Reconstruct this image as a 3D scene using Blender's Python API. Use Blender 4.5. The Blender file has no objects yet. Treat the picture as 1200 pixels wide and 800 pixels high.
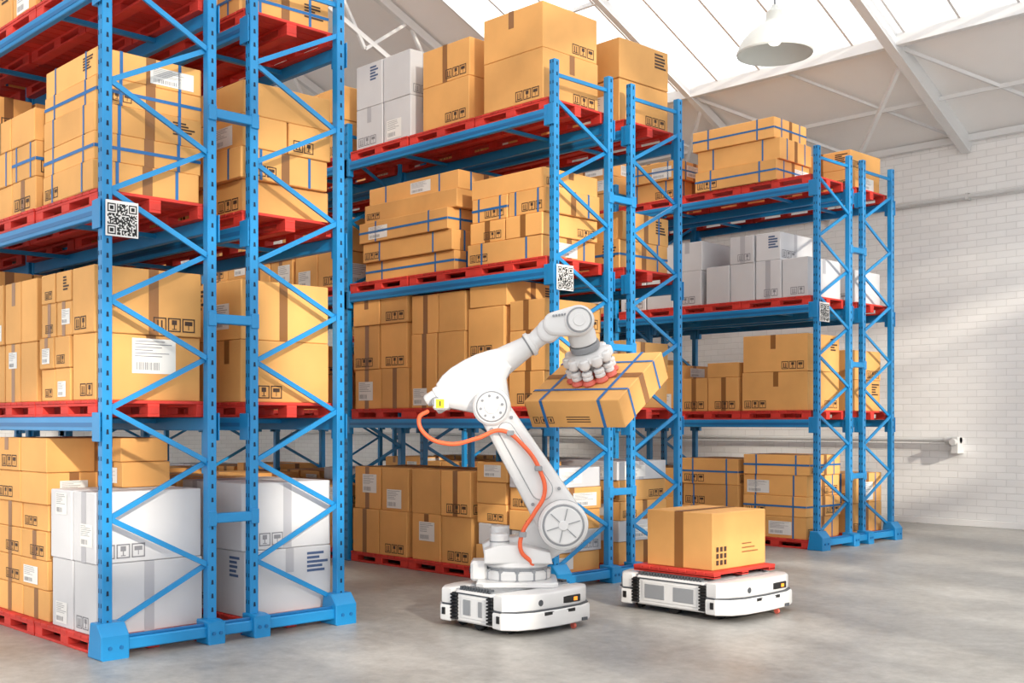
import bpy, bmesh, math, random
from mathutils import Vector, Matrix
R = random.Random(7)
scene = bpy.context.scene
try:
    scene.view_settings.view_transform = 'Standard'
    scene.view_settings.look = 'None'
    scene.view_settings.exposure = 0.0
except Exception as e:
    print(e)

# ------------------------------------------------------------------ materials
def lin(c):
    return tuple(((x/255.0)/12.92 if x/255.0 <= 0.04045 else ((x/255.0+0.055)/1.055)**2.4) for x in c)
MATS = {}
def mat(name, rgb, rough=0.5, metal=0.0, island=0.0, noise=0.0, nscale=3.0, emis=None, estr=0.0):
    m = bpy.data.materials.new(name); m.use_nodes = True
    nt = m.node_tree; b = nt.nodes['Principled BSDF']
    b.inputs['Roughness'].default_value = rough
    b.inputs['Metallic'].default_value = metal
    col = lin(rgb)
    b.inputs['Base Color'].default_value = (*col, 1)
    if island > 0 or noise > 0:
        hsv = nt.nodes.new('ShaderNodeHueSaturation')
        hsv.inputs['Color'].default_value = (*col, 1)
        add = nt.nodes.new('ShaderNodeMath'); add.operation = 'ADD'
        g = nt.nodes.new('ShaderNodeNewGeometry')
        mr = nt.nodes.new('ShaderNodeMapRange'); mr.inputs[3].default_value = -island; mr.inputs[4].default_value = island
        nt.links.new(g.outputs['Random Per Island'], mr.inputs[0])
        tc = nt.nodes.new('ShaderNodeTexCoord')
        nz = nt.nodes.new('ShaderNodeTexNoise'); nz.inputs['Scale'].default_value = nscale; nz.inputs['Detail'].default_value = 5
        nt.links.new(tc.outputs['Object'], nz.inputs['Vector'])
        mr2 = nt.nodes.new('ShaderNodeMapRange'); mr2.inputs[1].default_value = .3; mr2.inputs[2].default_value = .7
        mr2.inputs[3].default_value = 1-noise; mr2.inputs[4].default_value = 1+noise
        nt.links.new(nz.outputs['Fac'], mr2.inputs[0])
        nt.links.new(mr.outputs[0], add.inputs[0]); nt.links.new(mr2.outputs[0], add.inputs[1])
        nt.links.new(add.outputs[0], hsv.inputs['Value'])
        nt.links.new(hsv.outputs['Color'], b.inputs['Base Color'])
    if emis:
        b.inputs['Emission Color'].default_value = (*lin(emis), 1)
        b.inputs['Emission Strength'].default_value = estr
    MATS[name] = m
    return m
mat('cardboard', (228,170,100), .75, island=.14, noise=.07, nscale=2.5)
mat('whitebox', (208,208,211), .7, island=.08, noise=.03)
mat('tape', (142,94,48), .35)
mat('tape_grey', (176,176,182), .4)
mat('strap', (32,106,170), .4)
mat('label', (232,231,228), .6)
mat('ink', (72,52,40), .7)
mat('inkgrey', (134,134,140), .7)
mat('inkblue', (74,94,132), .7)
mat('seam', (126,82,42), .8)
mat('blue', (22,132,194), .38, noise=.06, nscale=1.5)
mat('bluedark', (16,102,160), .45)
mat('slot', (8,38,66), .8)
mat('red', (204,54,44), .65, island=.14, noise=.12, nscale=6)
mat('robot', (220,220,221), .28, noise=.01)
mat('robotgrey', (142,145,150), .4)
mat('robotdark', (74,78,84), .5)
mat('black', (22,22,24), .5)
mat('orange', (236,104,62), .4)
mat('pad', (208,100,86), .5)
mat('yellow', (236,222,40), .5)
mat('amber', (255,150,40), .4, emis=(255,140,40), estr=1.0)
mat('roofwhite', (247,246,245), .6, noise=.01)
mat('truss', (226,227,228), .5)
mat('lampwhite', (212,214,210), .45)
mat('bulb', (255,250,240), .4, emis=(255,250,240), estr=1.5)
mat('qrwhite', (230,230,230), .5)
mat('qrblack', (14,16,20), .5)
mat('pipe', (212,212,212), .4)

def brick_mat():
    m = bpy.data.materials.new('painted_brick'); m.use_nodes = True
    nt = m.node_tree; b = nt.nodes['Principled BSDF']; b.inputs['Roughness'].default_value = .6
    tc = nt.nodes.new('ShaderNodeTexCoord')
    sep = nt.nodes.new('ShaderNodeSeparateXYZ'); nt.links.new(tc.outputs['Object'], sep.inputs[0])
    ad = nt.nodes.new('ShaderNodeMath'); ad.operation = 'ADD'
    nt.links.new(sep.outputs[0], ad.inputs[0]); nt.links.new(sep.outputs[1], ad.inputs[1])
    cb = nt.nodes.new('ShaderNodeCombineXYZ')
    nt.links.new(ad.outputs[0], cb.inputs[0]); nt.links.new(sep.outputs[2], cb.inputs[1])
    br = nt.nodes.new('ShaderNodeTexBrick')
    br.inputs['Scale'].default_value = 1.0
    br.inputs['Brick Width'].default_value = .30; br.inputs['Row Height'].default_value = .105
    br.inputs['Mortar Size'].default_value = .007; br.inputs['Mortar Smooth'].default_value = .6
    br.inputs['Color1'].default_value = (.95,.945,.94,1); br.inputs['Color2'].default_value = (.90,.895,.89,1)
    br.inputs['Mortar'].default_value = (.78,.775,.77,1)
    nt.links.new(cb.outputs[0], br.inputs['Vector']); nt.links.new(br.outputs['Color'], b.inputs['Base Color'])
    nz = nt.nodes.new('ShaderNodeTexNoise'); nz.inputs['Scale'].default_value = 12
    nt.links.new(tc.outputs['Object'], nz.inputs['Vector'])
    mx = nt.nodes.new('ShaderNodeMath'); mx.operation = 'MULTIPLY_ADD'; mx.inputs[1].default_value = .35
    nt.links.new(nz.outputs['Fac'], mx.inputs[0])
    inv = nt.nodes.new('ShaderNodeMath'); inv.operation = 'SUBTRACT'; inv.inputs[0].default_value = 1
    nt.links.new(br.outputs['Fac'], inv.inputs[1]); nt.links.new(inv.outputs[0], mx.inputs[2])
    bp = nt.nodes.new('ShaderNodeBump'); bp.inputs['Strength'].default_value = .4; bp.inputs['Distance'].default_value = .012
    nt.links.new(mx.outputs[0], bp.inputs['Height']); nt.links.new(bp.outputs[0], b.inputs['Normal'])
    MATS['brick'] = m
brick_mat()
def floor_mat():
    m = bpy.data.materials.new('polished_concrete'); m.use_nodes = True
    nt = m.node_tree; b = nt.nodes['Principled BSDF']
    tc = nt.nodes.new('ShaderNodeTexCoord')
    n1 = nt.nodes.new('ShaderNodeTexNoise'); n1.inputs['Scale'].default_value = .7; n1.inputs['Detail'].default_value = 9; n1.inputs['Roughness'].default_value=.65
    n2 = nt.nodes.new('ShaderNodeTexNoise'); n2.inputs['Scale'].default_value = 9; n2.inputs['Detail'].default_value = 8; n2.inputs['Roughness'].default_value=.75
    nt.links.new(tc.outputs['Object'], n1.inputs['Vector']); nt.links.new(tc.outputs['Object'], n2.inputs['Vector'])
    mix = nt.nodes.new('ShaderNodeMath'); mix.operation='MULTIPLY_ADD'; mix.inputs[1].default_value=.6
    nt.links.new(n2.outputs['Fac'], mix.inputs[0]); nt.links.new(n1.outputs['Fac'], mix.inputs[2])
    cr = nt.nodes.new('ShaderNodeValToRGB')
    cr.color_ramp.elements[0].position=.60; cr.color_ramp.elements[0].color=(*lin((132,130,127)),1)
    cr.color_ramp.elements[1].position=1.0; cr.color_ramp.elements[1].color=(*lin((184,182,178)),1)
    nt.links.new(mix.outputs[0], cr.inputs[0]); nt.links.new(cr.outputs[0], b.inputs['Base Color'])
    rr=nt.nodes.new('ShaderNodeMapRange'); rr.inputs[1].default_value=.3; rr.inputs[2].default_value=.7; rr.inputs[3].default_value=.28; rr.inputs[4].default_value=.5
    nt.links.new(n1.outputs['Fac'], rr.inputs[0]); nt.links.new(rr.outputs[0], b.inputs['Roughness'])
    bp = nt.nodes.new('ShaderNodeBump'); bp.inputs['Strength'].default_value=.2; bp.inputs['Distance'].default_value=.008
    nt.links.new(n2.outputs['Fac'], bp.inputs['Height']); nt.links.new(bp.outputs[0], b.inputs['Normal'])
    MATS['floor'] = m
floor_mat()
def glaze_mat():
    m = bpy.data.materials.new('skylight_glazing'); m.use_nodes = True
    nt = m.node_tree; nt.nodes.remove(nt.nodes['Principled BSDF']); out = nt.nodes['Material Output']
    t = nt.nodes.new('ShaderNodeBsdfTransparent'); t.inputs[0].default_value=(.97,.97,.97,1)
    d = nt.nodes.new('ShaderNodeBsdfTranslucent'); d.inputs[0].default_value=(.95,.96,.97,1)
    mx = nt.nodes.new('ShaderNodeMixShader'); mx.inputs[0].default_value=.3
    nt.links.new(t.outputs[0], mx.inputs[1]); nt.links.new(d.outputs[0], mx.inputs[2]); nt.links.new(mx.outputs[0], out.inputs[0])
    MATS['glaze'] = m
glaze_mat()

# ------------------------------------------------------------------ mesh builder
class MB:
    def __init__(s): s.v=[]; s.f=[]; s.m=[]; s.names=[]
    def mi(s,n):
        if n not in s.names: s.names.append(n)
        return s.names.index(n)
    def add(s, vs, fs, mt, M=None):
        o=len(s.v)
        for p in vs:
            p=Vector(p)
            s.v.append(tuple(M@p) if M is not None else tuple(p))
        k=s.mi(mt)
        for f in fs:
            s.f.append(tuple(o+i for i in f)); s.m.append(k)
    def box(s, lo, hi, mt, ch=0.0, M=None):
        lo=list(lo); hi=list(hi)
        for i in range(3):
            if lo[i]>hi[i]: lo[i],hi[i]=hi[i],lo[i]
        if ch<=0:
            vs=[(x,y,z) for x in (lo[0],hi[0]) for y in (lo[1],hi[1]) for z in (lo[2],hi[2])]
            fs=[(0,1,3,2),(4,6,7,5),(0,4,5,1),(2,3,7,6),(0,2,6,4),(1,5,7,3)]
            s.add(vs,fs,mt,M); return
        vs=[]; idx={}
        for sx in (0,1):
            for sy in (0,1):
                for sz in (0,1):
                    sg=(sx,sy,sz)
                    for a in range(3):
                        p=[]
                        for k in range(3):
                            b = hi[k] if sg[k] else lo[k]
                            if k!=a: b += (-ch if sg[k] else ch)
                            p.append(b)
                        idx[(sg,a)]=len(vs); vs.append(tuple(p))
        fs=[]
        for a in range(3):
            b,c=[(1,2),(0,2),(0,1)][a]
            for sa in (0,1):
                q=[]
                for sb,sc in ((0,0),(1,0),(1,1),(0,1)):
                    sg=[0,0,0]; sg[a]=sa; sg[b]=sb; sg[c]=sc
                    q.append(idx[(tuple(sg),a)])
                fs.append(tuple(q))
        for c in range(3):
            a,b=[(1,2),(0,2),(0,1)][c]
            for sa in (0,1):
                for sb in (0,1):
                    g0=[0,0,0]; g0[a]=sa; g0[b]=sb; g1=list(g0); g1[c]=1
                    g0=tuple(g0); g1=tuple(g1)
                    fs.append((idx[(g0,a)],idx[(g1,a)],idx[(g1,b)],idx[(g0,b)]))
        for sx in (0,1):
            for sy in (0,1):
                for sz in (0,1):
                    g=(sx,sy,sz); fs.append((idx[(g,0)],idx[(g,1)],idx[(g,2)]))
        s.add(vs,fs,mt,M)
    def lathe(s, p0, axis, prof, mt, seg=28, M=None, cap=True):
        p0=Vector(p0); ax=Vector(axis).normalized()
        t=Vector((0,0,1)) if abs(ax.z)<.9 else Vector((1,0,0))
        u=ax.cross(t).normalized(); w=ax.cross(u)
        vs=[]; fs=[]
        for d,r in prof:
            for i in range(seg):
                a=2*math.pi*i/seg
                vs.append(p0+ax*d+u*(r*math.cos(a))+w*(r*math.sin(a)))
        for k in range(len(prof)-1):
            for i in range(seg):
                j=(i+1)%seg
                fs.append((k*seg+i,k*seg+j,(k+1)*seg+j,(k+1)*seg+i))
        if cap:
            fs.append(tuple(range(seg))); fs.append(tuple((len(prof)-1)*seg+i for i in range(seg)))
        s.add(vs,fs,mt,M)
    def cyl(s,p0,p1,r0,mt,r1=None,seg=24,ch=0.0,M=None):
        if r1 is None: r1=r0
        p0=Vector(p0); p1=Vector(p1); L=(p1-p0).length
        if ch>0: prof=[(0,r0-ch),(ch,r0),(L-ch,r1),(L,r1-ch)]
        else: prof=[(0,r0),(L,r1)]
        s.lathe(p0,p1-p0,prof,mt,seg,M)
    def bar(s,p0,p1,w,h,mt,up=(0,0,1),M=None):
        p0=Vector(p0);p1=Vector(p1); d=(p1-p0).normalized(); up=Vector(up)
        sd=d.cross(up)
        if sd.length<1e-4: sd=d.cross(Vector((1,0,0)))
        sd.normalize(); uu=sd.cross(d).normalized()
        vs=[]
        for p in (p0,p1):
            for a,b in ((-1,-1),(1,-1),(1,1),(-1,1)):
                vs.append(p+sd*(a*w/2)+uu*(b*h/2))
        s.add(vs,[(0,1,2,3),(7,6,5,4),(0,4,5,1),(1,5,6,2),(2,6,7,3),(3,7,4,0)],mt,M)
    def prism(s, pts, a0, a1, mt, ch=.01, plane='xz', M=None):
        n=len(pts)
        def inset(c):
            area=sum(pts[i][0]*pts[(i+1)%n][1]-pts[(i+1)%n][0]*pts[i][1] for i in range(n))
            sg=1 if area>0 else -1
            out=[]
            for i in range(n):
                p=Vector(pts[i]);a=Vector(pts[i-1]);b=Vector(pts[(i+1)%n])
                d1=(p-a).normalized(); d2=(b-p).normalized()
                n1=Vector((-d1.y,d1.x))*sg; n2=Vector((-d2.y,d2.x))*sg
                q=(n1+n2); 
                if q.length<1e-5: q=n1
                q.normalize(); k=max(.5,q.dot(n1))
                out.append(p+q*(c/k))
            return out
        if a0>a1: a0,a1=a1,a0
        if ch>.012:
            rings=[(a0,inset(ch)),(a0+ch*.12,inset(ch*.55)),(a0+ch*.5,inset(ch*.13)),(a0+ch,pts),(a1-ch,pts),(a1-ch*.5,inset(ch*.13)),(a1-ch*.12,inset(ch*.55)),(a1,inset(ch))]
        else:
            ins=inset(ch); rings=[(a0,ins),(a0+ch,pts),(a1-ch,pts),(a1,ins)]
        vs=[]
        for a,rg in rings:
            for p in rg:
                vs.append((p[0],a,p[1]) if plane=='xz' else ((p[0],p[1],a) if plane=='xy' else (a,p[0],p[1])))
        fs=[]
        for k in range(len(rings)-1):
            for i in range(n):
                j=(i+1)%n; fs.append((k*n+i,k*n+j,(k+1)*n+j,(k+1)*n+i))
        fs.append(tuple(range(n))); fs.append(tuple((len(rings)-1)*n+i for i in range(n)))
        s.add(vs,fs,mt,M)
    def obj(s,name,parent=None,smooth=False,recalc=True,M=None,angle=32):
        me=bpy.data.meshes.new(name); me.from_pydata(s.v,[],s.f)
        for n in s.names: me.materials.append(MATS[n])
        me.polygons.foreach_set('material_index',s.m)
        me.update()
        bm=bmesh.new(); bm.from_mesh(me)
        if recalc: bmesh.ops.recalc_face_normals(bm,faces=bm.faces)
        if smooth:
            th=math.radians(angle)
            for f in bm.faces: f.smooth=True
            for e in bm.edges:
                if len(e.link_faces)==2 and e.calc_face_angle(0)>th: e.smooth=False
        bm.to_mesh(me); bm.free()
        ob=bpy.data.objects.new(name,me); scene.collection.objects.link(ob)
        if M is not None: ob.matrix_world=M
        if parent is not None: ob.parent=parent
        return ob
def hull2(c0,r0,c1,r1,n=14):
    c0=Vector(c0);c1=Vector(c1);d=c1-c0;L=d.length;a=math.atan2(d.y,d.x)
    b=math.acos(max(-1,min(1,(r0-r1)/L)))
    pts=[]
    for i in range(n+1):
        t=a+b+(2*math.pi-2*b)*i/n; pts.append((c0.x+r0*math.cos(t),c0.y+r0*math.sin(t)))
    for i in range(n+1):
        t=a-b+2*b*i/n; pts.append((c1.x+r1*math.cos(t),c1.y+r1*math.sin(t)))
    return pts

# ------------------------------------------------------------------ cardboard boxes
def cbox(mb, c, size, M0=None, rot=0, style='tape', rnd=R, ch=.006):
    lx,ly,lz=size
    M=Matrix.Translation(Vector(c))@Matrix.Rotation(rot,4,'Z')
    if M0 is not None: M=M0@M
    base='whitebox' if style=='white' else 'cardboard'
    mb.box((-lx/2,-ly/2,0),(lx/2,ly/2,lz),base,ch,M)
    hx,hy=lx/2,ly/2
    def q(face,u0,v0,u1,v1,mt,off=.0015):
        if face=='F': vs=[(u0,-hy-off,v0),(u1,-hy-off,v0),(u1,-hy-off,v1),(u0,-hy-off,v1)]
        elif face=='K': vs=[(u0,hy+off,v0),(u1,hy+off,v0),(u1,hy+off,v1),(u0,hy+off,v1)]
        elif face=='E': vs=[(hx+off,u0,v0),(hx+off,u1,v0),(hx+off,u1,v1),(hx+off,u0,v1)]
        elif face=='W': vs=[(-hx-off,u0,v0),(-hx-off,u1,v0),(-hx-off,u1,v1),(-hx-off,u0,v1)]
        else: vs=[(u0,v0,lz+off),(u1,v0,lz+off),(u1,v1,lz+off),(u0,v1,lz+off)]
        mb.add(vs,[(0,1,2,3)],mt,M)
    tp='tape_grey' if style=='white' else 'tape'
    w=min(.075,.22*min(lx,ly))
    along = rnd.random()<.5
    if style!='strap':
        if along:
            o=rnd.uniform(-.05,.05)*lx
            q('T',o-w/2,-hy,o+w/2,hy,tp)
            dn=rnd.choice([0,0,lz*.62]); q('F',o-w/2,dn,o+w/2,lz,tp); q('K',o-w/2,dn,o+w/2,lz,tp)
            q('T',o-.002,-hy,o+.002,hy,'seam' if base=='cardboard' else 'tape_grey',.0022)
        else:
            o=rnd.uniform(-.05,.05)*ly
            q('T',-hx,o-w/2,hx,o+w/2,tp)
            dn=rnd.choice([0,0,lz*.62]); q('E',o-w/2,dn,o+w/2,lz,tp); q('W',o-w/2,dn,o+w/2,lz,tp)
    else:
        sw=.024
        for fx in (-.30,.30):
            x=fx*lx
            q('T',x-sw/2,-hy,x+sw/2,hy,'strap',.003); q('F',x-sw/2,0,x+sw/2,lz,'strap',.003); q('K',x-sw/2,0,x+sw/2,lz,'strap',.003)
        for fy in (-.28,.28):
            y=fy*ly
            q('T',-hx,y-sw/2,hx,y+sw/2,'strap',.0035); q('E',y-sw/2,0,y+sw/2,lz,'strap',.003); q('W',y-sw/2,0,y+sw/2,lz,'strap',.003)
        if rnd.random()<.5:
            v=lz*.5
            q('E',-hy,v-sw/2,hy,v+sw/2,'strap',.0036); q('F',-hx,v-sw/2,hx,v+sw/2,'strap',.0036)
        q('E',-w/2,lz*.0,w/2,lz,'tape'); q('T',-hx,-w/2,hx,w/2,'tape',.001)
    def label(face,half):
        lw=min(.34,half*1.1); lh=min(.25,lz*.62,lw*.8)
        u=rnd.uniform(-half+lw/2+.02,half-lw/2-.02) if half>lw/2+.03 else 0
        v=rnd.uniform(.02,max(.021,lz-lh-.02)) if rnd.random()<.5 else .03
        q(face,u-lw/2,v,u+lw/2,v+lh,'label',.003)
        ik='inkgrey'
        for k in range(6):
            vv=v+lh*(.93-.085*k); q(face,u-lw*.44,vv-lh*.022,u-lw*.44+lw*rnd.uniform(.4,.85),vv,ik,.004)
        x=u-lw*.42
        while x<u+lw*.1:
            bw=rnd.choice([.003,.005,.007]); q(face,x,v+lh*.1,x+bw,v+lh*.32,ik,.004); x+=bw+rnd.choice([.005,.008])
    def icons(face,half):
        s=min(.10,lz*.36,half*.5); n=2 if half<.2 else 3
        u=-half+.04 if rnd.random()<.5 else half-.04-n*(s*1.12)
        v=.03; ik='ink' if base=='cardboard' else 'inkgrey'; t=s*.09
        for k in range(n):
            a=u+k*s*1.12
            q(face,a,v,a+s,v+t,ik,.002);q(face,a,v+s-t,a+s,v+s,ik,.002);q(face,a,v,a+t,v+s,ik,.002);q(face,a+s-t,v,a+s,v+s,ik,.002)
            ty=k%3
            if ty==0:
                for dx in (.3,.6): q(face,a+s*dx-t*.2,v+s*.2,a+s*dx+t*1.2,v+s*.8,ik,.002)
                q(face,a+s*.2,v+s*.16,a+s*.82,v+s*.24,ik,.002)
            elif ty==1:
                q(face,a+s*.3,v+s*.5,a+s*.7,v+s*.85,ik,.002); q(face,a+s*.46,v+s*.2,a+s*.54,v+s*.5,ik,.002); q(face,a+s*.32,v+s*.16,a+s*.68,v+s*.22,ik,.002)
            else:
                q(face,a+s*.2,v+s*.5,a+s*.8,v+s*.8,ik,.002); q(face,a+s*.47,v+s*.18,a+s*.53,v+s*.5,ik,.002)
    def printed(face,half):
        pw=min(.2,half*.8);ph=min(.17,lz*.5);u=half-.03-pw;v=lz-.03-ph
        ik='ink' if base=='cardboard' else 'inkblue'
        for k in range(5): q(face,u,v+ph*(k*.2),u+pw*rnd.uniform(.5,1),v+ph*(k*.2+.12),ik,.002)
    for face,half in (('F',hx),('E',hy)):
        rr=rnd.random()
        if rr<.26: label(face,half)
        elif rr<.62: icons(face,half)
        elif rr<.70: printed(face,half)

X0=-7.445; BAY=3.3; DEP=.865; GAP=.28
ROWS={1:3.39,2:7.849,3:12.65}
LV=[0.0,1.64,3.09,4.62]; PH=.115
def yfront(row,side): return ROWS[row]+(0 if side=='F' else DEP+GAP)

# ------------------------------------------------------------------ racks
def make_rack(y0, nb, name):
    mb=MB(); PW=.072; TOP=5.08
    def post(x,y,det,front):
        mb.box((x-PW/2,y,0),(x+PW/2,y+PW,TOP),'blue',.006)
        mb.box((x-.075,y-.02,0),(x+.075,y+PW+.02,.012),'bluedark',.003)
        z=.12
        while z<TOP-.06:
            if det:
                mb.add([(x+PW/2+.001,y+.026,z),(x+PW/2+.001,y+.046,z),(x+PW/2+.001,y+.043,z+.034),(x+PW/2+.001,y+.029,z+.034)],[(0,1,2,3)],'slot')
            if front:
                for dx in (-.017,.017):
                    mb.add([(x+dx-.006,y-.001,z+.02),(x+dx+.006,y-.001,z+.02),(x+dx+.005,y-.001,z+.050),(x+dx-.005,y-.001,z+.050)],[(0,1,2,3)],'slot')
            z+=.1
    for b in range(nb+1):
        x=X0-b*BAY
        for sd in (0,1):
            ya=y0+sd*(DEP+GAP); yb=ya+DEP-PW
            post(x,ya,b==0,b<=1); post(x,yb,b==0,False)
            zs=.19; k=0; xin=x
            a=ya+PW-.01; c=yb+.01
            pts=[]
            z=zs
            while z<TOP-.12:
                pts.append((a if k%2==0 else c, z)); z+=.375; k+=1
            flip = (sd==1)
            for i in range(len(pts)-1):
                p,q_=pts[i],pts[i+1]
                py=(a+c-p[0]) if flip else p[0]; qy=(a+c-q_[0]) if flip else q_[0]
                dx=.012 if i%2 else -.012
                mb.bar((xin+dx,py,p[1]),(xin+dx,qy,q_[1]),.020,.036,'blue',up=(0,0,1))
                if b==0: mb.cyl((xin+dx+.01,py,p[1]),(xin+dx+.022,py,p[1]),.012,'bluedark',seg=8)
            mb.bar((xin,a,TOP-.14),(xin,c,TOP-.14),.02,.036,'blue')
            mb.bar((xin,a,.10),(xin,c,.10),.03,.05,'blue')
        for z in (.9,2.36,3.86):
            ya=y0+DEP-.02; yb=y0+DEP+GAP+.02
            mb.box((x-.03,ya-.04,z-.035),(x+.045,yb+.04,z+.035),'blue',.006)
            mb.box((x-.035,ya-.05,z-.055),(x+.05,ya+.015,z+.055),'blue',.004)
            mb.box((x-.035,yb-.015,z-.055),(x+.05,yb+.05,z+.055),'blue',.004)
    L=2*DEP+GAP
    mb.box((X0+.045,y0-.03,.05),(X0+.10,y0+L+.03,.13),'blue',.008)
    mb.box((X0+.045,y0-.03,.13),(X0+.07,y0+L+.03,.15),'bluedark',.004)
    for yy,w in ((y0-.05,.2),(y0+L-.15,.2),(y0+DEP-.12,.14),(y0+DEP+GAP-.02,.14)):
        big = w>.15
        mb.prism([(X0-.09 if big else X0-.05,0),(X0+.13,0),(X0+.13,.16),(X0+.06,.24 if big else .17),(X0-.05,.24 if big else .17)],yy,yy+w,'blue',.008,'xz')
        mb.cyl((X0+.12,yy+w*.3,.08),(X0+.14,yy+w*.3,.08),.014,'bluedark',seg=8)
        mb.cyl((X0+.12,yy+w*.7,.08),(X0+.14,yy+w*.7,.08),.014,'bluedark',seg=8)
    for b in range(nb):
        xa=X0-b*BAY-.04; xb=X0-(b+1)*BAY+.04
        for z in LV[1:]:
            for sd in (0,1):
                ya=y0+sd*(DEP+GAP)
                for yy,sg in ((ya-.012,0),(ya+DEP-.038,1)):
                    mb.box((xb,yy,z-.10),(xa,yy+.05,z),'blue',.006)
                    mb.box((xb,yy-.003 if sg==0 else yy+.05,z-.07),(xa,yy if sg==0 else yy+.053,z-.04),'bluedark')
                    for xe,sx in ((xa,-1),(xb,1)):
                        mb.box((xe,yy-.006,z-.17),(xe+sx*.05,yy+.056,z+.03),'blue',.004)
                        mb.box((xe-sx*.08,yy-.010 if sg==0 else yy+.052,z-.17),(xe,yy-.002 if sg==0 else yy+.06,z+.03),'blue',.002)
                for k in range(2):
                    xx=xb+(xa-xb)*(k*1.0+.5)/2
                    mb.box((xx-.02,ya+.03,z-.045),(xx+.02,ya+DEP-.03,z-.012),'blue')
    return mb.obj(name)
for r_ in (1,2,3): make_rack(ROWS[r_], 2 if r_==1 else 3, 'pallet_rack')

# QR signs
def qr(y0):
    mb=MB(); s=.235; x=X0+.048; ya=y0+.015; z=2.87; n=25
    mb.box((x,ya,z),(x+.006,ya+s,z+s*1.04),'qrwhite',.002)
    mb.box((x-.012,ya+.01,z+.05),(x,ya+.07,z+.2),'bluedark')
    rr=random.Random(int(y0*100)); c=s*.9/n; o=s*.05
    for i in range(n):
        for j in range(n):
            on=rr.random()<.62
            for ci,cj in ((3,3),(3,n-4),(n-4,n-4)):
                d=max(abs(i-ci),abs(j-cj))
                if d<=4: on = d in (0,1,3)
            if on:
                a=ya+o+i*c; b=z+o+j*c
                mb.add([(x+.0075,a,b),(x+.0075,a+c,b),(x+.0075,a+c,b+c),(x+.0075,a,b+c)],[(0,1,2,3)],'qrblack')
    mb.obj('qr_code_sign')
for r_ in (1,2,3): qr(ROWS[r_])

# ------------------------------------------------------------------ pallets
def pallet_mesh(w,d,h):
    mb=MB()
    nb=9; bw=w/nb*.94
    for i in range(nb):
        x=-w/2+bw/2+(w-bw)*i/(nb-1)
        mb.box((x-bw/2,-d/2,h-.022),(x+bw/2,d/2,h),'red',.003)
    for y in (-d/2+.05,0,d/2-.05):
        mb.box((-w/2,y-.045,h-.042),(w/2,y+.045,h-.022),'red',.002)
        mb.box((-w/2,y-.045,0),(w/2,y+.045,.02),'red',.002)
        for x in (-w/2+.065,0,w/2-.065):
            mb.box((x-.065,y-.045,.02),(x+.065,y+.045,h-.042),'red',.002)
    return mb
PM=pallet_mesh(1.04,.86,PH).obj('wooden_pallet'); pme=PM.data
bpy.data.objects.remove(PM)
def pallet(x,y,z,rot=0):
    o=bpy.data.objects.new('wooden_pallet',pme); o.location=(x,y,z); o.rotation_euler=(0,0,rot); scene.collection.objects.link(o); return o
PU=[(.09,1.09),(1.14,2.14),(2.2,3.2)]
for row,nb in ((1,2),(2,3),(3,3)):
    for b in range(nb):
        for sd in 'FB':
            for li in range(4):
                for pu in PU:
                    xc=X0-b*BAY-(pu[0]+pu[1])/2
                    jy=R.uniform(-.012,.012)
                    pallet(xc+R.uniform(-.006,.006),yfront(row,sd)+DEP/2+jy,LV[li]+.001,R.uniform(-.006,.006))

# ------------------------------------------------------------------ loads
def load(row,sd,lv,u0,u1,layers,style,bay=0,name=None,seed=None,jit=.012,yin=0.02,ydep=None,dz=0.0):
    rnd=random.Random(seed if seed is not None else row*7919+ord(sd)*131+lv*977+int(round(u0*100))*13+bay*4001)
    mb=MB(); z=LV[lv]+PH+.002+dz
    ya=yfront(row,sd)+yin; D=ydep or (DEP-2*yin)
    xr=X0-bay*BAY-u0; W=u1-u0
    for L in layers:
        h,nx,ny=L[:3]; st=L[3] if len(L)>3 else style
        keep=L[4] if len(L)>4 else None
        jx=rnd.uniform(-jit,jit)*1.3; jy=rnd.uniform(-jit,jit)
        for i in range(nx):
            for j in range(ny):
                if keep is not None and (i,j) not in keep: continue
                cw=W/nx; cd=D/ny
                s=(cw-.012-rnd.uniform(0,.02),cd-.012-rnd.uniform(0,.02),h-.003)
                cbox(mb,(xr-cw*(i+.5)+jx,ya+cd*(j+.5)+jy,z),s,rot=rnd.uniform(-.02,.02)*(1.5 if nx*ny==1 else .5),style=st,rnd=rnd)
        z+=h
    nm=name or ('white_carton_stack' if style=='white' else 'cardboard_box_stack')
    return mb.obj(nm)
T='tape';S='strap';Wh='white'
# --- row 1
load(1,'F',0,.12,.88,[(.5,2,1),(.5,2,1)],Wh)
load(1,'F',0,.56,.93,[(.19,1,1),(.18,1,1)],T,yin=.42,ydep=.40,dz=1.0)
load(1,'F',0,.95,1.95,[(.23,2,1),(.22,2,1),(.22,2,1),(.2,2,1),(.24,2,2),(.26,2,1)],T)
load(1,'F',0,2.2,3.2,[(.4,2,2),(.4,2,2),(.3,2,2)],T)
load(1,'F',1,.12,.5,[(.47,1,1),(.47,1,1)],T)
load(1,'F',1,.52,1.06,[(.24,2,1),(.23,2,1),(.25,2,1),(.22,2,1)],T)
load(1,'F',1,1.16,2.12,[(.46,3,1),(.48,3,1)],T)
load(1,'F',1,2.2,3.2,[(.4,2,2),(.4,2,2),(.3,2,2)],T)
load(1,'F',2,.12,1.02,[(.21,1,1),(.2,1,1),(.21,1,1),(.19,1,1),(.2,1,1,S)],S,jit=.03)
load(1,'F',2,1.16,2.1,[(.26,2,1),(.27,2,1,S),(.25,2,1)],T)
load(1,'F',2,2.2,3.2,[(.4,2,2),(.4,2,2),(.3,2,2)],T)
load(1,'F',3,.12,1.02,[(.3,1,1),(.3,1,1)],S); load(1,'F',3,1.16,2.1,[(.4,2,1),(.4,2,1)],T)
load(1,'F',3,2.2,3.2,[(.4,2,1),(.4,2,1)],T)
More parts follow.
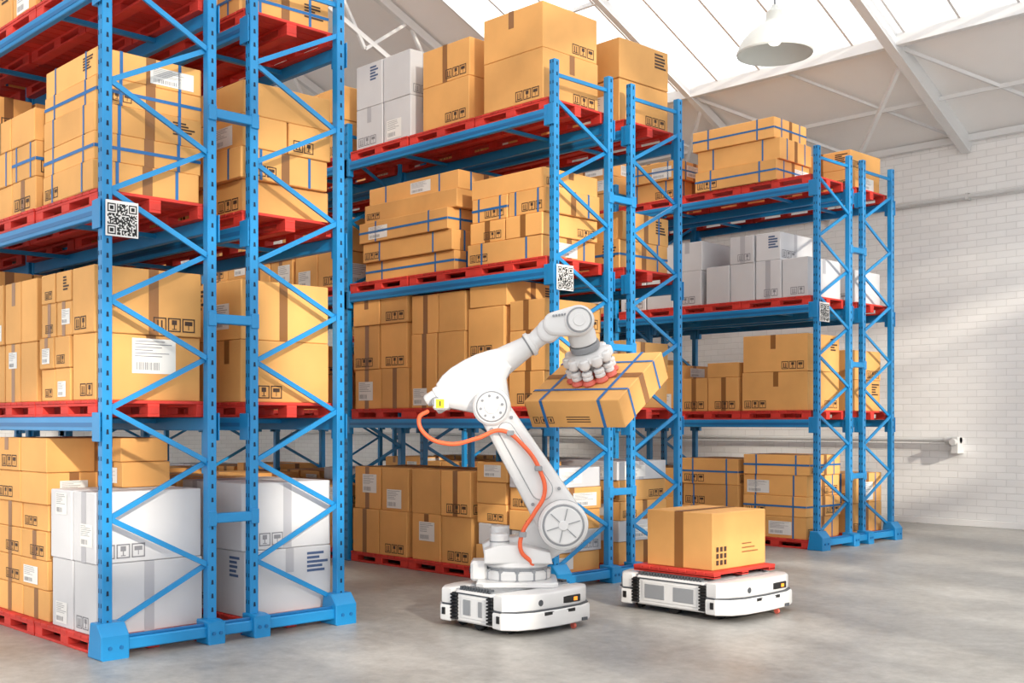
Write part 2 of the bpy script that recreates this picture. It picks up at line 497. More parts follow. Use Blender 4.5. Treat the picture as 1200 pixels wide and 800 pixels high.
load(1,'B',0,.1,1.05,[(.5,2,1),(.52,2,1)],Wh)
load(1,'B',1,.12,1.05,[(.48,2,1),(.46,2,1)],T)
load(1,'B',2,.12,1.02,[(.26,1,1),(.24,1,1,S),(.25,1,2),(.26,1,1)],T,jit=.03)
load(1,'B',3,.12,1.02,[(.24,1,1),(.24,1,1),(.2,1,1)],S)
for lv in range(4):
    for pu in PU[1:]:
        load(1,'B',lv,pu[0],pu[1],[(.38,2,2),(.38,2,2),(.25,2,2)] if lv!=2 else [(.25,2,1)]*4,T)
# --- row 2 front
load(2,'F',3,.14,1.0,[(.5,1,1),(.45,1,1)],T)
load(2,'F',3,1.18,1.95,[(.46,1,1),(.40,1,1)],T)
load(2,'F',3,2.15,3.15,[(.46,2,2),(.5,2,2)],Wh)
load(2,'F',2,.14,1.2,[(.22,1,1),(.22,2,1,T),(.24,2,1),(.2,1,1,T)],S,jit=.04)
load(2,'F',2,1.4,2.95,[(.21,1,1),(.22,1,1),(.23,1,1),(.2,1,1,T),(.2,1,1,S)],S,jit=.06)
load(2,'F',1,.1,.62,[(.35,1,1),(.4,1,1),(.3,1,1)],T)
load(2,'F',1,.66,1.22,[(.5,2,1),(.52,1,1),(.26,1,1)],T)
load(2,'F',1,1.26,2.15,[(.8,2,1),(.42,2,1)],T)
load(2,'F',1,2.2,3.2,[(.45,2,1),(.5,2,1),(.3,2,1)],T)
load(2,'F',0,.1,.62,[(.2,1,1),(.22,1,1,Wh),(.2,1,1),(.22,1,1),(.2,1,1,Wh)],T)
load(2,'F',0,.64,1.1,[(.24,1,1),(.22,1,1,Wh),(.2,1,1),(.22,1,1),(.2,1,1)],T)
load(2,'F',0,1.16,2.14,[(.5,2,1),(.48,2,1)],T)
load(2,'F',0,2.2,3.2,[(.5,2,1),(.48,2,1)],T)
load(2,'B',3,.14,1.05,[(.45,1,1),(.42,1,1)],T)
load(2,'B',3,1.16,2.1,[(.4,2,1),(.35,2,1)],T)
load(2,'B',3,2.2,3.2,[(.4,2,1),(.35,2,1)],T)
load(2,'B',2,.14,1.05,[(.3,1,1),(.3,1,1)],S)
load(2,'B',2,1.16,2.1,[(.3,2,1),(.3,2,1),(.3,2,1)],T)
load(2,'B',2,2.2,3.2,[(.3,2,1),(.3,2,1),(.3,2,1)],T)
load(2,'B',1,.14,1.05,[(.4,2,1),(.3,2,1)],T)
load(2,'B',1,1.16,2.1,[(.45,2,1),(.4,2,1)],T)
load(2,'B',1,2.2,3.2,[(.45,2,1),(.4,2,1)],T)
load(2,'B',0,.14,1.0,[(.24,1,1),(.22,1,1,Wh),(.2,1,1),(.22,1,1),(.2,1,1,Wh)],T)
load(2,'B',0,1.16,2.1,[(.45,2,1),(.4,2,1)],T)
load(2,'B',0,2.2,3.2,[(.45,2,1),(.4,2,1)],T)
# --- row 3
load(3,'F',3,.55,1.85,[(.27,1,1),(.28,1,1),(.27,1,1)],S,jit=.06)
load(3,'F',3,2.2,3.1,[(.27,1,1),(.26,1,1)],S,jit=.04)
load(3,'F',2,.12,1.7,[(.50,4,1),(.36,4,1,Wh,((1,0),(2,0)))],Wh)
load(3,'F',2,1.75,3.2,[(.48,3,1),(.40,3,1)],Wh)
load(3,'F',1,.12,1.1,[(.5,1,1),(.48,1,1)],T)
load(3,'F',1,1.15,3.2,[(.45,4,1),(.2,4,1,T,((0,0),(2,0)))],T)
load(3,'F',0,.12,1.1,[(.28,1,1),(.26,1,1),(.27,1,1),(.26,1,1)],S)
load(3,'F',0,1.16,2.1,[(.35,1,1),(.3,1,1),(.35,1,1)],S)
load(3,'F',0,2.2,3.2,[(.45,2,1),(.4,2,1)],T)
load(3,'B',3,.14,1.05,[(.26,1,1),(.26,1,1)],T)
load(3,'B',3,1.2,3.1,[(.3,3,1),(.26,3,1)],T)
load(3,'B',2,.14,1.05,[(.45,2,1)],Wh)
load(3,'B',2,1.2,3.1,[(.48,3,1),(.4,3,1)],Wh)
load(3,'B',1,.14,.95,[(.42,1,1),(.4,1,1)],T)
load(3,'B',1,2.3,3.1,[(.4,2,1)],T)
load(3,'B',0,.14,1.05,[(.4,2,1),(.4,1,1)],S)
load(3,'B',0,1.2,2.1,[(.4,2,1),(.3,2,1)],T)
for row in (1,2,3):
    for bay in ((1,) if row==1 else (1,2)):
        for sd in 'FB':
            for lv in range(4):
                for pu in PU:
                    rr=R.random(); st=R.choice([T,T,S,T,Wh])
                    if rr<.12: continue
                    load(row,sd,lv,pu[0],pu[1],R.choice([[(.42,2,1),(.4,2,1)],[(.25,1,1)]*3,[(.3,2,1),(.3,2,1),(.28,2,1)]]),st,bay=bay)

# ------------------------------------------------------------------ room shell
def single(name,fn):
    mb=MB(); fn(mb); return mb.obj(name)
XL=-26.; XR=5.; YB=17.3; YN=-3.3; EZ=6.0; SL=.43; YM=7.0; RZ=EZ+SL*(YB-YM)
def zr(y): return RZ-SL*abs(y-YM)
single('floor',lambda m:m.box((XL-.3,-14,-.1),(XR+6,YB+.3,0),'floor'))
single('wall_back',lambda m:m.box((XL,YB,0),(XR,YB+.3,EZ+.1),'brick'))
def wl(m):
    m.box((XL-.3,YN,0),(XL,YB+.3,EZ),'brick')
    m.prism([(YN,EZ),(YB+.3,EZ),(YM,RZ)],XL-.3,XL,'brick',.01,'yz')
single('wall_left',wl)
PIER=.9; PITCH=2.7; Y00=YN+.2
def wr(m):  # unseen wall added behind the camera; wide piers cut the sun into streaks
    m.box((XR,YN,0),(XR+.3,YB+.3,.5),'brick')
    y=Y00
    while y<YB:
        t=zr(min(y+.3,YB))
        m.box((XR,y,.5),(XR+.3,min(y+PIER,YB),t-.15),'brick'); y+=PITCH
    m.box((XR+.02,YN,4.8),(XR+.28,YB,5.2),'brick')
single('streak_wall_right',wr)
y=Y00; wi=1
while y<YB-1.3:  # added, unseen window bars that break up the incoming sun
    mb=MB(); a=y+PIER; b=min(y+PITCH,YB); t=zr((a+b)/2)-.3
    yy=(a+b)/2; mb.box((XR+.1,yy-.035,.5),(XR+.18,yy+.035,t),'truss')
    z=.53
    while z<t:
        mb.box((XR+.1,a,z-.035),(XR+.18,b,z+.035),'truss'); z+=1.36
    mb.obj('streak_window_%d'%wi); wi+=1; y+=PITCH
# roof
SKX0=-13.6; SKX1=XR; SY0=14.9; SY1=8.6
def slab(m,xa,xb,ya,yb,mt,t=.06):
    m.add([(xa,ya,zr(ya)),(xb,ya,zr(ya)),(xb,yb,zr(yb)),(xa,yb,zr(yb)),(xa,ya,zr(ya)+t),(xb,ya,zr(ya)+t),(xb,yb,zr(yb)+t),(xa,yb,zr(yb)+t)],
          [(0,1,2,3),(4,5,6,7),(0,1,5,4),(1,2,6,5),(2,3,7,6),(3,0,4,7)],mt)
def roof(m):
    slab(m,XL,XR+.3,YB+.5,SY0,'roofwhite'); slab(m,XL,XR+.3,SY1,YM,'roofwhite'); slab(m,XL,SKX0,SY0,SY1,'roofwhite')
    slab(m,XL,XR+.3,YM,5.2,'roofwhite'); slab(m,XL,XR+.3,-.4,YN-.3,'roofwhite'); slab(m,XL,SKX0,5.2,-.4,'roofwhite')
single('ceiling',roof)
def gl(m):
    m.add([(SKX0,SY0,zr(SY0)+.03),(SKX1,SY0,zr(SY0)+.03),(SKX1,SY1,zr(SY1)+.03),(SKX0,SY1,zr(SY1)+.03)],[(0,1,2,3)],'glaze')
    m.add([(SKX0,5.2,zr(5.2)+.03),(SKX1,5.2,zr(5.2)+.03),(SKX1,-.4,zr(-.4)+.03),(SKX0,-.4,zr(-.4)+.03)],[(0,1,2,3)],'glaze')  # unseen strip on the near slope, added to let light in
    x=SKX0
    while x<SKX1:
        for (ya,yb) in ((SY0,SY1),(5.2,-.4)):
            m.bar((x,ya,zr(ya)-.02),(x,yb,zr(yb)-.02),.035,.07,'truss')
        x+=.78
    for ya in (12.8,10.7,3.5,1.5):
        m.bar((SKX0,ya,zr(ya)-.03),(SKX1,ya,zr(ya)-.03),.05,.06,'truss')
mb=MB(); gl(mb); mb.obj('skylight_window')
def tr(m):
    for x in (-22,-18.05,-14.55,-11.05,-7.55,-4.05,-.5,3):
        big = .26 if x==-7.55 else .14
        m.bar((x,YB,EZ-.12),(x,YM,RZ-.12),.14 if x==-7.55 else .1,big,'truss')
        m.bar((x,YN,EZ-.12),(x,YM,RZ-.12),.14,big,'truss')
        m.bar((x,YB-2.1,zr(YB-2.1)-.15),(x-2.4,YB,4.9),.05,.06,'truss')
        m.bar((x,YB-2.3,zr(YB-2.3)-.1),(x+1.75,YB-.1,EZ-.05),.04,.05,'truss')
        m.bar((x+1.75,YB-2.3,zr(YB-2.3)-.1),(x+3.5,YB-.1,EZ-.05),.03,.04,'truss')
    for yy,s in ((14.9,.16),(16.2,.06),(8.6,.14),(5.2,.14),(-.4,.14)):
        m.bar((XL,yy,zr(yy)-.1),(XR,yy,zr(yy)-.1),s*.7,s,'truss')
    m.bar((XL,YB-.06,EZ-.02),(XR,YB-.06,EZ-.02),.12,.1,'truss')
    m.bar((XL,YM,RZ-.2),(XR,YM,RZ-.2),.12,.2,'truss')
    for x in (-18.05,-14.55):
        yy=YB
        while yy>YM:
            m.bar((x,yy,zr(yy)-.1),(x,yy-.9,zr(yy)-.75),.05,.05,'truss'); m.bar((x,yy-.9,zr(yy)-.75),(x,yy-1.8,zr(yy-1.8)-.1),.05,.05,'truss'); yy-=1.8
        m.bar((x,YB-.9,EZ-.65),(x,YM,zr(YM)-.9),.06,.08,'truss')
single('roof_truss',tr)
single('baseboard_back',lambda m:m.box((XL,YB-.03,0),(XR,YB,.10),'roofwhite',.004))
def pipes(m):
    m.cyl((XL,YB-.1,5.08),(XR,YB-.1,5.08),.035,'pipe',seg=12)
    x=XL+1
    while x<XR: 
        m.box((x-.02,YB-.14,5.03),(x+.02,YB,5.13),'pipe'); x+=2.5
single('wall_pipe',pipes)
def pipes2(m):
    m.cyl((XL,YB-.1,1.33),(-7.75,YB-.1,1.33),.035,'pipe',seg=12)
    m.cyl((-7.85,YB-.1,1.33),(-7.6,YB-.1,1.33),.06,'pipe',seg=16,ch=.01)
    m.box((-7.72,YB-.2,1.12),(-7.6,YB,1.38),'pipe',.01)
    m.cyl((-7.66,YB-.28,1.3),(-7.66,YB-.2,1.3),.05,'pipe',seg=12)
single('wall_pipe',pipes2)

# pendant lamp
lc=Vector((-6.77,10.66,0)); lz=5.60
mb=MB()
prof=[(0,.405),(.02,.41),(.04,.402),(.10,.380),(.17,.335),(.24,.27),(.30,.20),(.34,.135),(.355,.11),(.37,.10),(.46,.092),(.48,.075),(.50,.05),(.54,.03)]
mb.lathe((lc.x,lc.y,lz),(0,0,1),prof,'lampwhite',40,cap=False)
mb.lathe((lc.x,lc.y,lz+.004),(0,0,1),[(0,.400),(.03,.39),(.09,.37),(.16,.325),(.23,.26),(.29,.19),(.33,.02)],'lampwhite',40,cap=False)
mb.lathe((lc.x,lc.y,lz+.10),(0,0,1),[(0,.01),(.01,.05),(.05,.085),(.1,.085),(.16,.05),(.22,.04)],'bulb',20)
mb.cyl((lc.x,lc.y,lz+.53),(lc.x,lc.y,zr(lc.y)),.012,'robotgrey',seg=10)
mb.cyl((lc.x,lc.y,zr(lc.y)-.08),(lc.x,lc.y,zr(lc.y)),.06,'truss',seg=16)
mb.obj('pendant_lamp',smooth=True,recalc=False)

# ------------------------------------------------------------------ automated guided vehicles
HV=.30
def agv(cx,cy,L,W,H=HV):
    e=bpy.data.objects.new('automated_guided_vehicle',None); scene.collection.objects.link(e)
    e.location=(cx,cy,0)
    mb=MB(); hx,hy=L/2,W/2; bl=.30
    mb.box((-hx+.1,-hy+.1,.05),(hx-.1,hy-.1,.12),'robotdark',.01)
    mb.box((-hx+bl-.02,-hy+.035,.055),(hx-bl+.02,hy-.035,H),'robot',.014)
    for s in (-1,1):
        yy=s*(hy-.035)
        mb.box((-hx+bl+.05,yy-.006,.09),(hx-bl-.05,yy+.006,H-.04),'robot',.005)
        mb.box((-hx+bl+.08,yy-.010,.115),(-hx+bl+.29 if L>1.1 else -.02,yy+.010,H-.065),'robotgrey',.004)
        mb.box((hx-bl-(.29 if L>1.1 else .13),yy-.010,.115),(hx-bl-.08,yy+.010,H-.065),'robotgrey',.004)
        mb.box((-hx+bl+.01,yy-.004,H-.028),(hx-bl-.01,yy+.004,H-.018),'robotdark')
    mb.obj('chassis',e)
    mb=MB()
    for s in (-1,1):
        pts=[(s*(hx-bl+.05),-hy+.01),(s*(hx-.15),-hy),(s*(hx-.05),-hy+.08),(s*hx,-hy+.22),(s*(hx+.015),0),(s*hx,hy-.22),(s*(hx-.05),hy-.08),(s*(hx-.15),hy),(s*(hx-bl+.05),hy-.01)]
        mb.prism(pts,.05,H*.60,'robot',.016,'xy')
        pts2=[(x-s*.03 if abs(x)>hx-.1 else x,y*.975) for x,y in pts]
        mb.prism(pts2,H*.60,H+.012,'robot',.022,'xy')
        pts3=[(x-s*.012,y*.985) for x,y in pts]
        mb.prism(pts3,H*.585,H*.635,'robotdark',.002,'xy')
        for t in (-1,1):
            k=0
            while .075+k*.026<H-.04:
                z=.075+k*.026
                mb.box((s*(hx-bl-.02),t*(hy-.05),z),(s*(hx-bl+.048),t*(hy-.006),z+.015),'black',.003); k+=1
            mb.box((s*(hx-bl-.015),t*(hy-.06),.07),(s*(hx-bl+.045),t*(hy-.025),H-.02),'black')
            mb.box((s*(hx-.20),t*(hy-.012),.10),(s*(hx-.165),t*(hy+.004),.155),'black',.003)
        mb.box((s*(hx-.01),-.17,.145),(s*(hx+.010),.17,.172),'black',.003)
        mb.box((s*(hx-.05),hy-.42,.21),(s*(hx-.018),hy-.22,.265),'black',.004)
        mb.box((s*(hx-.03),hy-.30,.222),(s*(hx-.014),hy-.26,.250),'amber',.002)
        mb.cyl((s*(hx-.04),-hy+.30,H*.8),(s*(hx-.022),-hy+.30,H*.8),.024,'robotdark',seg=14)
        mb.box((s*(hx-.0),.25,.06),(s*(hx+.012),.31,.085),'robotdark',.002)
    mb.obj('bumpers',e,smooth=True,angle=28)
    mb=MB()
    mb.box((-hx+bl,-hy+.06,H-.005),(hx-bl,hy-.06,H+.012),'robotgrey',.004)
    for t in (-1,1):
        k=-hx+bl+.02
        while k<hx-bl-.02:
            mb.box((k,t*(hy-.10),H+.0),(k+.018,t*(hy-.05),H+.03),'robotdark',.002); k+=.032
    mb.obj('top_deck',e)
    mb=MB()
    for sx in (-1,1):
        for sy in (-1,1):
            mb.cyl((sx*(hx-.22),sy*(hy-.18)-.025,.045),(sx*(hx-.22),sy*(hy-.18)+.025,.045),.045,'black',seg=20,ch=.006)
            mb.box((sx*(hx-.22)-.03,sy*(hy-.18)-.02,.05),(sx*(hx-.22)+.03,sy*(hy-.18)+.02,.08),'robotdark')
    for sx in (-1,1):
        mb.cyl((sx*.0,sx*(hy-.12)-.03,.06),(sx*.0,sx*(hy-.12)+.03,.06),.06,'black',seg=24,ch=.006)
        mb.cyl((sx*(hx-.04),.2*sx-.012,.022),(sx*(hx-.04),.2*sx+.012,.022),.022,'pad',seg=16)
    mb.obj('wheels',e,smooth=True)
    return e
f=Vector((math.cos(math.radians(135.5)),math.sin(math.radians(135.5)),0)); r=Vector((math.cos(math.radians(45.5)),math.sin(math.radians(45.5)),0))
A1=f*8.98+r*.02
agv(A1.x,A1.y,.98,.96)
AX,AY=-5.80,8.03
agv(AX,AY,1.27,1.06)
mb=pallet_mesh(.84,.90,.05); mb.obj('wooden_pallet',M=Matrix.Translation((AX,AY,HV+.031)))
mb=MB()
M0=Matrix.Translation((AX,AY+.03,HV+.083))
lx,ly,lzz=.68,.78,.47; hx,hy=lx/2,ly/2
mb.box((-hx,-hy,0),(hx,hy,lzz),'cardboard',.006)
o=.003
def qq(vs,m): mb.add(vs,[(0,1,2,3)],m)
qq([(-.045,-hy,lzz+o),(.045,-hy,lzz+o),(.045,hy,lzz+o),(-.045,hy,lzz+o)],'tape')
qq([(-.045,-hy-o,0),(.045,-hy-o,0),(.045,-hy-o,lzz),(-.045,-hy-o,lzz)],'tape')
qq([(-.045,hy+o,0),(.045,hy+o,0),(.045,hy+o,lzz),(-.045,hy+o,lzz)],'tape')
for i in range(3):
    for j in range(3):
        a=-hy+.05+i*.055; b=.04+j*.055
        qq([(hx+o,a,b),(hx+o,a+.035,b),(hx+o,a+.035,b+.04),(hx+o,a,b+.04)],'ink')
for k in range(3):
    qq([(hx+o,-hy+.42,.12+k*.035),(hx+o,-hy+.42+.24-.05*k,.12+k*.035),(hx+o,-hy+.42+.24-.05*k,.13+k*.035),(hx+o,-hy+.42,.13+k*.035)],'tape')
mb.obj('cardboard_box',M=M0)

# ------------------------------------------------------------------ robot arm
MR=Matrix.Translation(f*9.1)@Matrix(((r.x,f.x,0,0),(r.y,f.y,0,0),(0,0,1,0),(0,0,0,1)))
rob=bpy.data.objects.new('industrial_robot_arm',None); scene.collection.objects.link(rob); rob.matrix_world=MR
bpy.context.view_layer.update()
def part(mb,name,smooth=True,recalc=True,angle=32):
    ob=mb.obj(name,None,smooth=smooth,recalc=recalc,angle=angle); ob.parent=rob; return ob
J2=(.40,.80); J3=(-.16,1.725); J5=(.53,2.41)
mb=MB()
mb.prism([(-.28,-.28),(-.22,-.33),(.30,-.33),(.36,-.28),(.36,.18),(.30,.24),(-.22,.24),(-.28,.18)],.312,.355,'robot',.01,'xy')
mb.cyl((.04,0,.35),(.04,0,.43),.27,'robot',seg=40,ch=.015)
mb.cyl((.04,0,.43),(.04,0,.455),.245,'robotgrey',seg=40)
mb.cyl((.04,0,.455),(.04,0,.51),.26,'robot',r1=.24,seg=40,ch=.012)
for k in range(12):
    a=k*math.pi/6; mb.cyl((.04+.255*math.cos(a),.255*math.sin(a),.35),(.04+.255*math.cos(a),.255*math.sin(a),.44),.018,'robotgrey',seg=8)
mb.box((-.33,-.12,.34),(-.2,.12,.50),'robot',.02)
mb.cyl((-.34,-.05,.42),(-.32,-.05,.42),.025,'robotdark',seg=12); mb.cyl((-.34,.05,.42),(-.32,.05,.42),.025,'robotdark',seg=12)
part(mb,'base_pedestal')
mb=MB()
mb.prism([(-.22,.49),(-.24,.62),(-.15,.67),(.04,.68),(.16,.80),(.24,.95),(.38,1.0),(.52,.95),(.59,.82),(.56,.66),(.42,.56),(.30,.49)],-.02,.24,'robot',.03)
mb.prism([(-.22,.49),(-.22,.60),(-.1,.64),(.06,.64),(.30,.58),(.32,.49)],-.24,.02,'robot',.02)
mb.cyl((-.10,-.12,.60),(-.10,-.12,.72),.075,'robot',seg=24,ch=.012)
mb.cyl((-.10,-.12,.655),(-.10,-.12,.665),.078,'robotgrey',seg=24)
mb.cyl((-.10,.12,.60),(-.10,.12,.76),.08,'robot',seg=24,ch=.012)
mb.cyl((J2[0],.22,J2[1]),(J2[0],.42,J2[1]),.14,'robot',seg=32,ch=.02)
part(mb,'rotating_carousel')
mb=MB()
mb.prism(hull2(J2,.19,J3,.125,18),-.24,-.05,'robot',.04)
mb.cyl((J2[0],-.30,J2[1]),(J2[0],0,J2[1]),.195,'robot',seg=44,ch=.02)
mb.cyl((J2[0],-.262,J2[1]),(J2[0],-.252,J2[1]),.198,'robotgrey',seg=44)
mb.lathe((J2[0],-.30,J2[1]),(0,-1,0),[(0,.165),(.012,.16),(.016,.15),(.016,.0)],'robotgrey',44,cap=False)
mb.cyl((J2[0],-.335,J2[1]),(J2[0],-.31,J2[1]),.04,'robot',seg=24,ch=.006)
mb.lathe((J2[0],-.316,J2[1]),(0,-1,0),[(0,.148),(.006,.142),(.006,0)],'robot',44,cap=False)
for k in range(3):
    a=k*math.pi/3+.3
    p=Vector((J2[0]+.135*math.cos(a),-.324,J2[1]+.135*math.sin(a))); q_=Vector((J2[0]-.135*math.cos(a),-.324,J2[1]-.135*math.sin(a)))
    mb.bar(p,q_,.006,.010,'robotgrey',up=(0,1,0))
d=(Vector(J3)-Vector(J2)); 
p0=Vector(J2)+d*.30; p1=Vector(J2)+d*.80
mb.prism(hull2(p0,.089,p1,.064,12),-.244,-.235,'robotgrey',.002)
mb.prism(hull2(p0,.084,p1,.059,12),-.254,-.235,'robot',.006)
for t,w in ((.24,.12),(.86,.09)):
    c=Vector(J2)+d*t; nrm=Vector((-d.y,d.x)).normalized()
    for s in (-1,1):
        q_=c+nrm*(w*s); mb.cyl((q_.x,-.255,q_.y),(q_.x,-.23,q_.y),.014,'robotgrey',seg=10)
part(mb,'lower_arm')
mb=MB()
ax=Vector((.721,.448)).normalized(); an=Vector((-ax.y,ax.x))
C0=Vector((-.584,1.775))
def P(t,o=0): 
    q_=C0+ax*t+an*o; return (q_.x,q_.y)
mb.cyl((J3[0],-.27,J3[1]),(J3[0],.16,J3[1]),.15,'robot',seg=40,ch=.018)
mb.cyl((J3[0],-.236,J3[1]),(J3[0],-.228,J3[1]),.152,'robotgrey',seg=40)
mb.lathe((J3[0],-.27,J3[1]),(0,-1,0),[(0,.115),(.014,.11),(.014,.06),(.02,.055),(.02,0)],'robot',36,cap=False)
mb.lathe((J3[0],-.272,J3[1]),(0,-1,0),[(0,.122),(.004,.120),(.004,.112)],'robotgrey',36,cap=False)
for k in range(8):
    a=k*math.pi/4+.2; mb.cyl((J3[0]+.085*math.cos(a),-.292,J3[1]+.085*math.sin(a)),(J3[0]+.085*math.cos(a),-.28,J3[1]+.085*math.sin(a)),.011,'robotgrey',seg=8)
cs=[P(.02,-.08),P(0,.02),P(.05,.12),P(.13,.155),P(.22,.17),P(.34,.168),P(.45,.155),P(.55,.13),P(.62,.105),P(.64,-.085),P(.55,-.14)]
cs+= [(J3[0]+.15*math.cos(a),J3[1]+.15*math.sin(a)) for a in (.2,-.3,-.8,-1.3,-1.8,-2.3,-2.8)]
mb.prism(cs,-.16,.13,'robot',.055)
mb.lathe((*[P(.60)[0],-.015],P(.60)[1]),(ax.x,0,ax.y),[(0,.115),(.04,.11),(.24,.082),(.25,.082)],'robot',36)
mb.lathe((P(.84)[0],-.015,P(.84)[1]),(ax.x,0,ax.y),[(0,.08),(.004,.10),(.035,.10),(.04,.085),(.06,.075)],'robot',36)
mb.lathe((P(.83)[0],-.015,P(.83)[1]),(ax.x,0,ax.y),[(0,.088),(.012,.088)],'robotgrey',36)
for yo,oo,rr,l in ((-.085,.045,.058,.17),(.07,.045,.058,.15),(-.01,-.045,.055,.14)):
    st=P(.10,oo); mb.lathe((st[0],yo-.01,st[1]),(-ax.x,0,-ax.y),[(0,rr*1.1),(l*.55,rr*1.1),(l*.57,rr*.9),(l,rr*.9),(l+.02,rr*.7)],'robot',24)
mb.cyl((P(-.02,.0)[0],-.18,P(-.02,.0)[1]),(P(-.02,.0)[0],-.13,P(-.02,.0)[1]),.04,'robotgrey',seg=16,ch=.006)
mb.cyl((P(.03,-.07)[0]-.05,-.17,P(.03,-.07)[1]-.01),(P(.03,-.07)[0]-.05,-.10,P(.03,-.07)[1]-.01),.03,'robotgrey',seg=16,ch=.006)
mb.box((-.625,-.185,1.70),(-.50,.06,1.80),'robot',.015)
mb.add([(-.60,-.1865,1.715),(-.535,-.1865,1.715),(-.535,-.1865,1.785),(-.60,-.1865,1.785)],[(0,1,2,3)],'yellow')
mb.add([(-.572,-.1875,1.73),(-.562,-.1875,1.73),(-.562,-.1875,1.77),(-.572,-.1875,1.77)],[(0,1,2,3)],'black')
part(mb,'forearm')
mb=MB()
w0=Vector((P(.88)[0],P(.88)[1])); w1=Vector((.30,2.355))
mb.lathe((w0.x,-.015,w0.y),(w1.x-w0.x,0,w1.y-w0.y),[(0,.07),((w1-w0).length,.085)],'robot',28)
mb.prism(hull2((.29,2.335),.095,(.38,2.41),.085,12),-.12,.09,'robot',.035)
mb.prism(hull2((.34,2.385),.095,J5,.125,16),-.155,-.045,'robot',.03)
mb.prism(hull2((.34,2.385),.085,J5,.115,16),.03,.11,'robot',.02)
mb.cyl((J5[0],-.18,J5[1]),(J5[0],.13,J5[1]),.115,'robot',seg=36,ch=.014)
mb.lathe((J5[0],-.18,J5[1]),(0,-1,0),[(0,.09),(.012,.085),(.012,.05),(.018,.045),(.018,0)],'robot',32,cap=False)
mb.lathe((J5[0],-.176,J5[1]),(0,-1,0),[(0,.102),(.006,.102),(.006,.090)],'robotgrey',32,cap=False)
for k in range(6):
    t=k/5; 
    q_=Vector((.34,2.385)).lerp(Vector(J5),t*.6)+Vector((-.2,.98))*.06
    mb.cyl((q_.x,-.165,q_.y),(q_.x,-.150,q_.y),.010,'robotgrey',seg=8)
n=Vector((-.279,-.402,.873)).normalized()
c5=Vector((J5[0],-.01,J5[1]))
mb.lathe(c5-n*.04,-n,[(0,.10),(.08,.115),(.14,.11),(.15,.09),(.19,.09)],'robot',32)
mb.lathe(c5-n*.19,-n,[(0,.12),(.02,.125),(.05,.12),(.06,.10)],'robotgrey',32)
part(mb,'wrist')
mb=MB()
g0=c5-n*.25
mb.lathe(g0,-n,[(0,.10),(.02,.16),(.06,.175),(.085,.16)],'robot',40)
t1=n.cross(Vector((0,0,1))).normalized(); t2=n.cross(t1)
cups=[(0.0,0.0)]+[(.165*math.cos(k*math.pi/5),.165*math.sin(k*math.pi/5)) for k in range(10)]
for a,b in cups:
    c=g0+t1*a+t2*b
    mb.lathe(c-n*.02,-n,[(0,.03),(.01,.042),(.04,.046),(.07,.044),(.085,.03)],'robot',18)
    mb.lathe(c-n*.105,-n,[(0,.026),(.02,.026)],'robotgrey',12)
    mb.lathe(c-n*.122,-n,[(0,.030),(.01,.044),(.03,.044),(.038,.032),(.048,.044),(.066,.044),(.076,.034)],'robot',18)
    mb.lathe(c-n*.196,-n,[(0,.034),(.012,.048),(.030,.058),(.043,.05)],'pad',18)
part(mb,'suction_gripper')
def hose(pts,rad,mt,name):
    cu=bpy.data.curves.new(name,'CURVE'); cu.dimensions='3D'; cu.bevel_depth=rad; cu.bevel_resolution=5; cu.resolution_u=14
    sp=cu.splines.new('BEZIER'); sp.bezier_points.add(len(pts)-1)
    for i,p in enumerate(pts):
        b=sp.bezier_points[i]; b.co=p; b.handle_left_type=b.handle_right_type='AUTO'
    cu.materials.append(MATS[mt]); ob=bpy.data.objects.new(name,cu); scene.collection.objects.link(ob); ob.parent=rob
# hose routing, metres in the arm's own plane (x, y towards the back, z up)
hose([(-.666,-.16,1.689),(-.728,-.24,1.634),(-.687,-.27,1.518),(-.495,-.30,1.435),(-.275,-.31,1.476),(-.082,-.30,1.538),(.082,-.29,1.428),(.22,-.29,1.222),(.254,-.29,1.051),(.172,-.29,.893),(.082,-.28,.741),(.069,-.27,.604),(.151,-.22,.501),(.172,-.15,.412)],.017,'orange','cable_hose')
mb=MB()
for p in ((-.014,-.27,1.518),(.206,-.27,1.243),(.082,-.27,.728)):
    mb.box((p[0]-.03,-.315,p[2]-.02),(p[0]+.03,-.23,p[2]+.02),'robotgrey',.006)
part(mb,'hose_clamps')

# held box
a=Vector((.72,-.5,0)).normalized(); n2=n; a=(a-n2*a.dot(n2)).normalized(); b=n2.cross(a).normalized()
top=c5-n*.490
LB=.25
Mb=Matrix(((a.x,b.x,n2.x,0),(a.y,b.y,n2.y,0),(a.z,b.z,n2.z,0),(0,0,0,1)))
cen=top-n*LB
MB_=MR@Matrix.Translation(cen)@Mb
mb=MB(); lx,ly=.88,.84; hx,hy=lx/2,ly/2
mb.box((-hx,-hy,0),(hx,hy,LB-.002),'cardboard',.006)
sw=.028;o=.003
for x in (-.28,.26):
    qq([(x-sw/2,-hy,LB+.002),(x+sw/2,-hy,LB+.002),(x+sw/2,hy,LB+.002),(x-sw/2,hy,LB+.002)],'strap')
    for s in (-1,1): qq([(x-sw/2,s*(hy+o),0),(x+sw/2,s*(hy+o),0),(x+sw/2,s*(hy+o),LB),(x-sw/2,s*(hy+o),LB)],'strap')
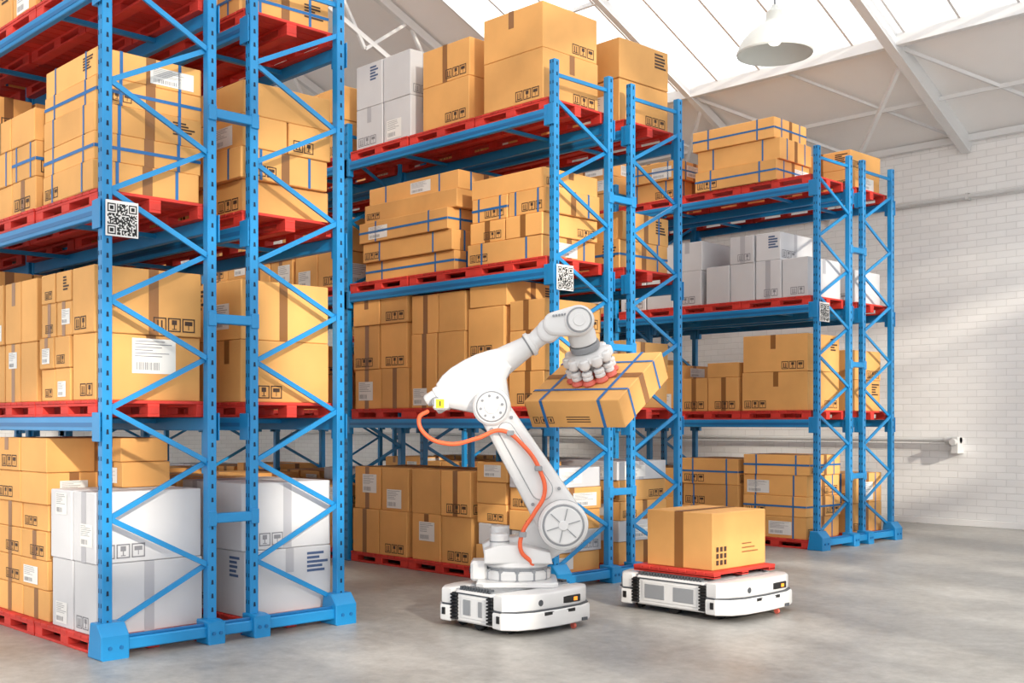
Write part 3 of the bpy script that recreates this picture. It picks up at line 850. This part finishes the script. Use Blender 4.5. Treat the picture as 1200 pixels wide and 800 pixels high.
for y in (-.24,.24):
    qq([(-hx,y-sw/2,LB+.003),(-hx,y+sw/2,LB+.003),(hx,y+sw/2,LB+.003),(hx,y-sw/2,LB+.003)],'strap')
    for s in (-1,1): qq([(s*(hx+o),y-sw/2,0),(s*(hx+o),y+sw/2,0),(s*(hx+o),y+sw/2,LB),(s*(hx+o),y-sw/2,LB)],'strap')
qq([(-hx,-.04,LB+.001),(-hx,.04,LB+.001),(hx,.04,LB+.001),(hx,-.04,LB+.001)],'tape')
qq([(hx+.002,-.04,0),(hx+.002,.04,0),(hx+.002,.04,LB),(hx+.002,-.04,LB)],'tape')
for i in range(3):
    u=-hx+.04+i*.07
    for (u0,v0,u1,v1) in ((0,0,.055,.006),(0,.055,.055,.061),(0,0,.006,.06),(.05,0,.056,.06),(.02,.015,.036,.045)):
        qq([(u+u0,-hy-.002,.04+v0),(u+u1,-hy-.002,.04+v0),(u+u1,-hy-.002,.04+v1),(u+u0,-hy-.002,.04+v1)],'ink')
for k in range(3):
    qq([(-.08,-hy-.002,.05+k*.022),(.14,-hy-.002,.05+k*.022),(.14,-hy-.002,.058+k*.022),(-.08,-hy-.002,.058+k*.022)],'ink')
mb.obj('cardboard_box',M=MB_)

# ------------------------------------------------------------------ light
w=bpy.data.worlds.new('World'); scene.world=w; w.use_nodes=True
bg=w.node_tree.nodes['Background']; bg.inputs[0].default_value=(1,.99,.975,1); bg.inputs[1].default_value=2.05
sd=bpy.data.lights.new('sun','SUN'); sd.energy=3.8; sd.angle=math.radians(1.6); sd.color=(1,.91,.77)
so=bpy.data.objects.new('sun',sd); scene.collection.objects.link(so)
dirn=Vector((-1,.34,-.36)).normalized()
so.rotation_euler=dirn.to_track_quat('-Z','Y').to_euler()
so.location=(10,-5,12)

# ------------------------------------------------------------------ camera
cd=bpy.data.cameras.new('camera'); cam=bpy.data.objects.new('camera',cd); scene.collection.objects.link(cam)
cd.sensor_width=36; cd.lens=1325/1200*36; cd.shift_y=95/1200; cd.clip_end=200
cam.location=(0,0,1.6); cam.rotation_euler=(math.radians(90),0,math.radians(45.5))
scene.camera=cam
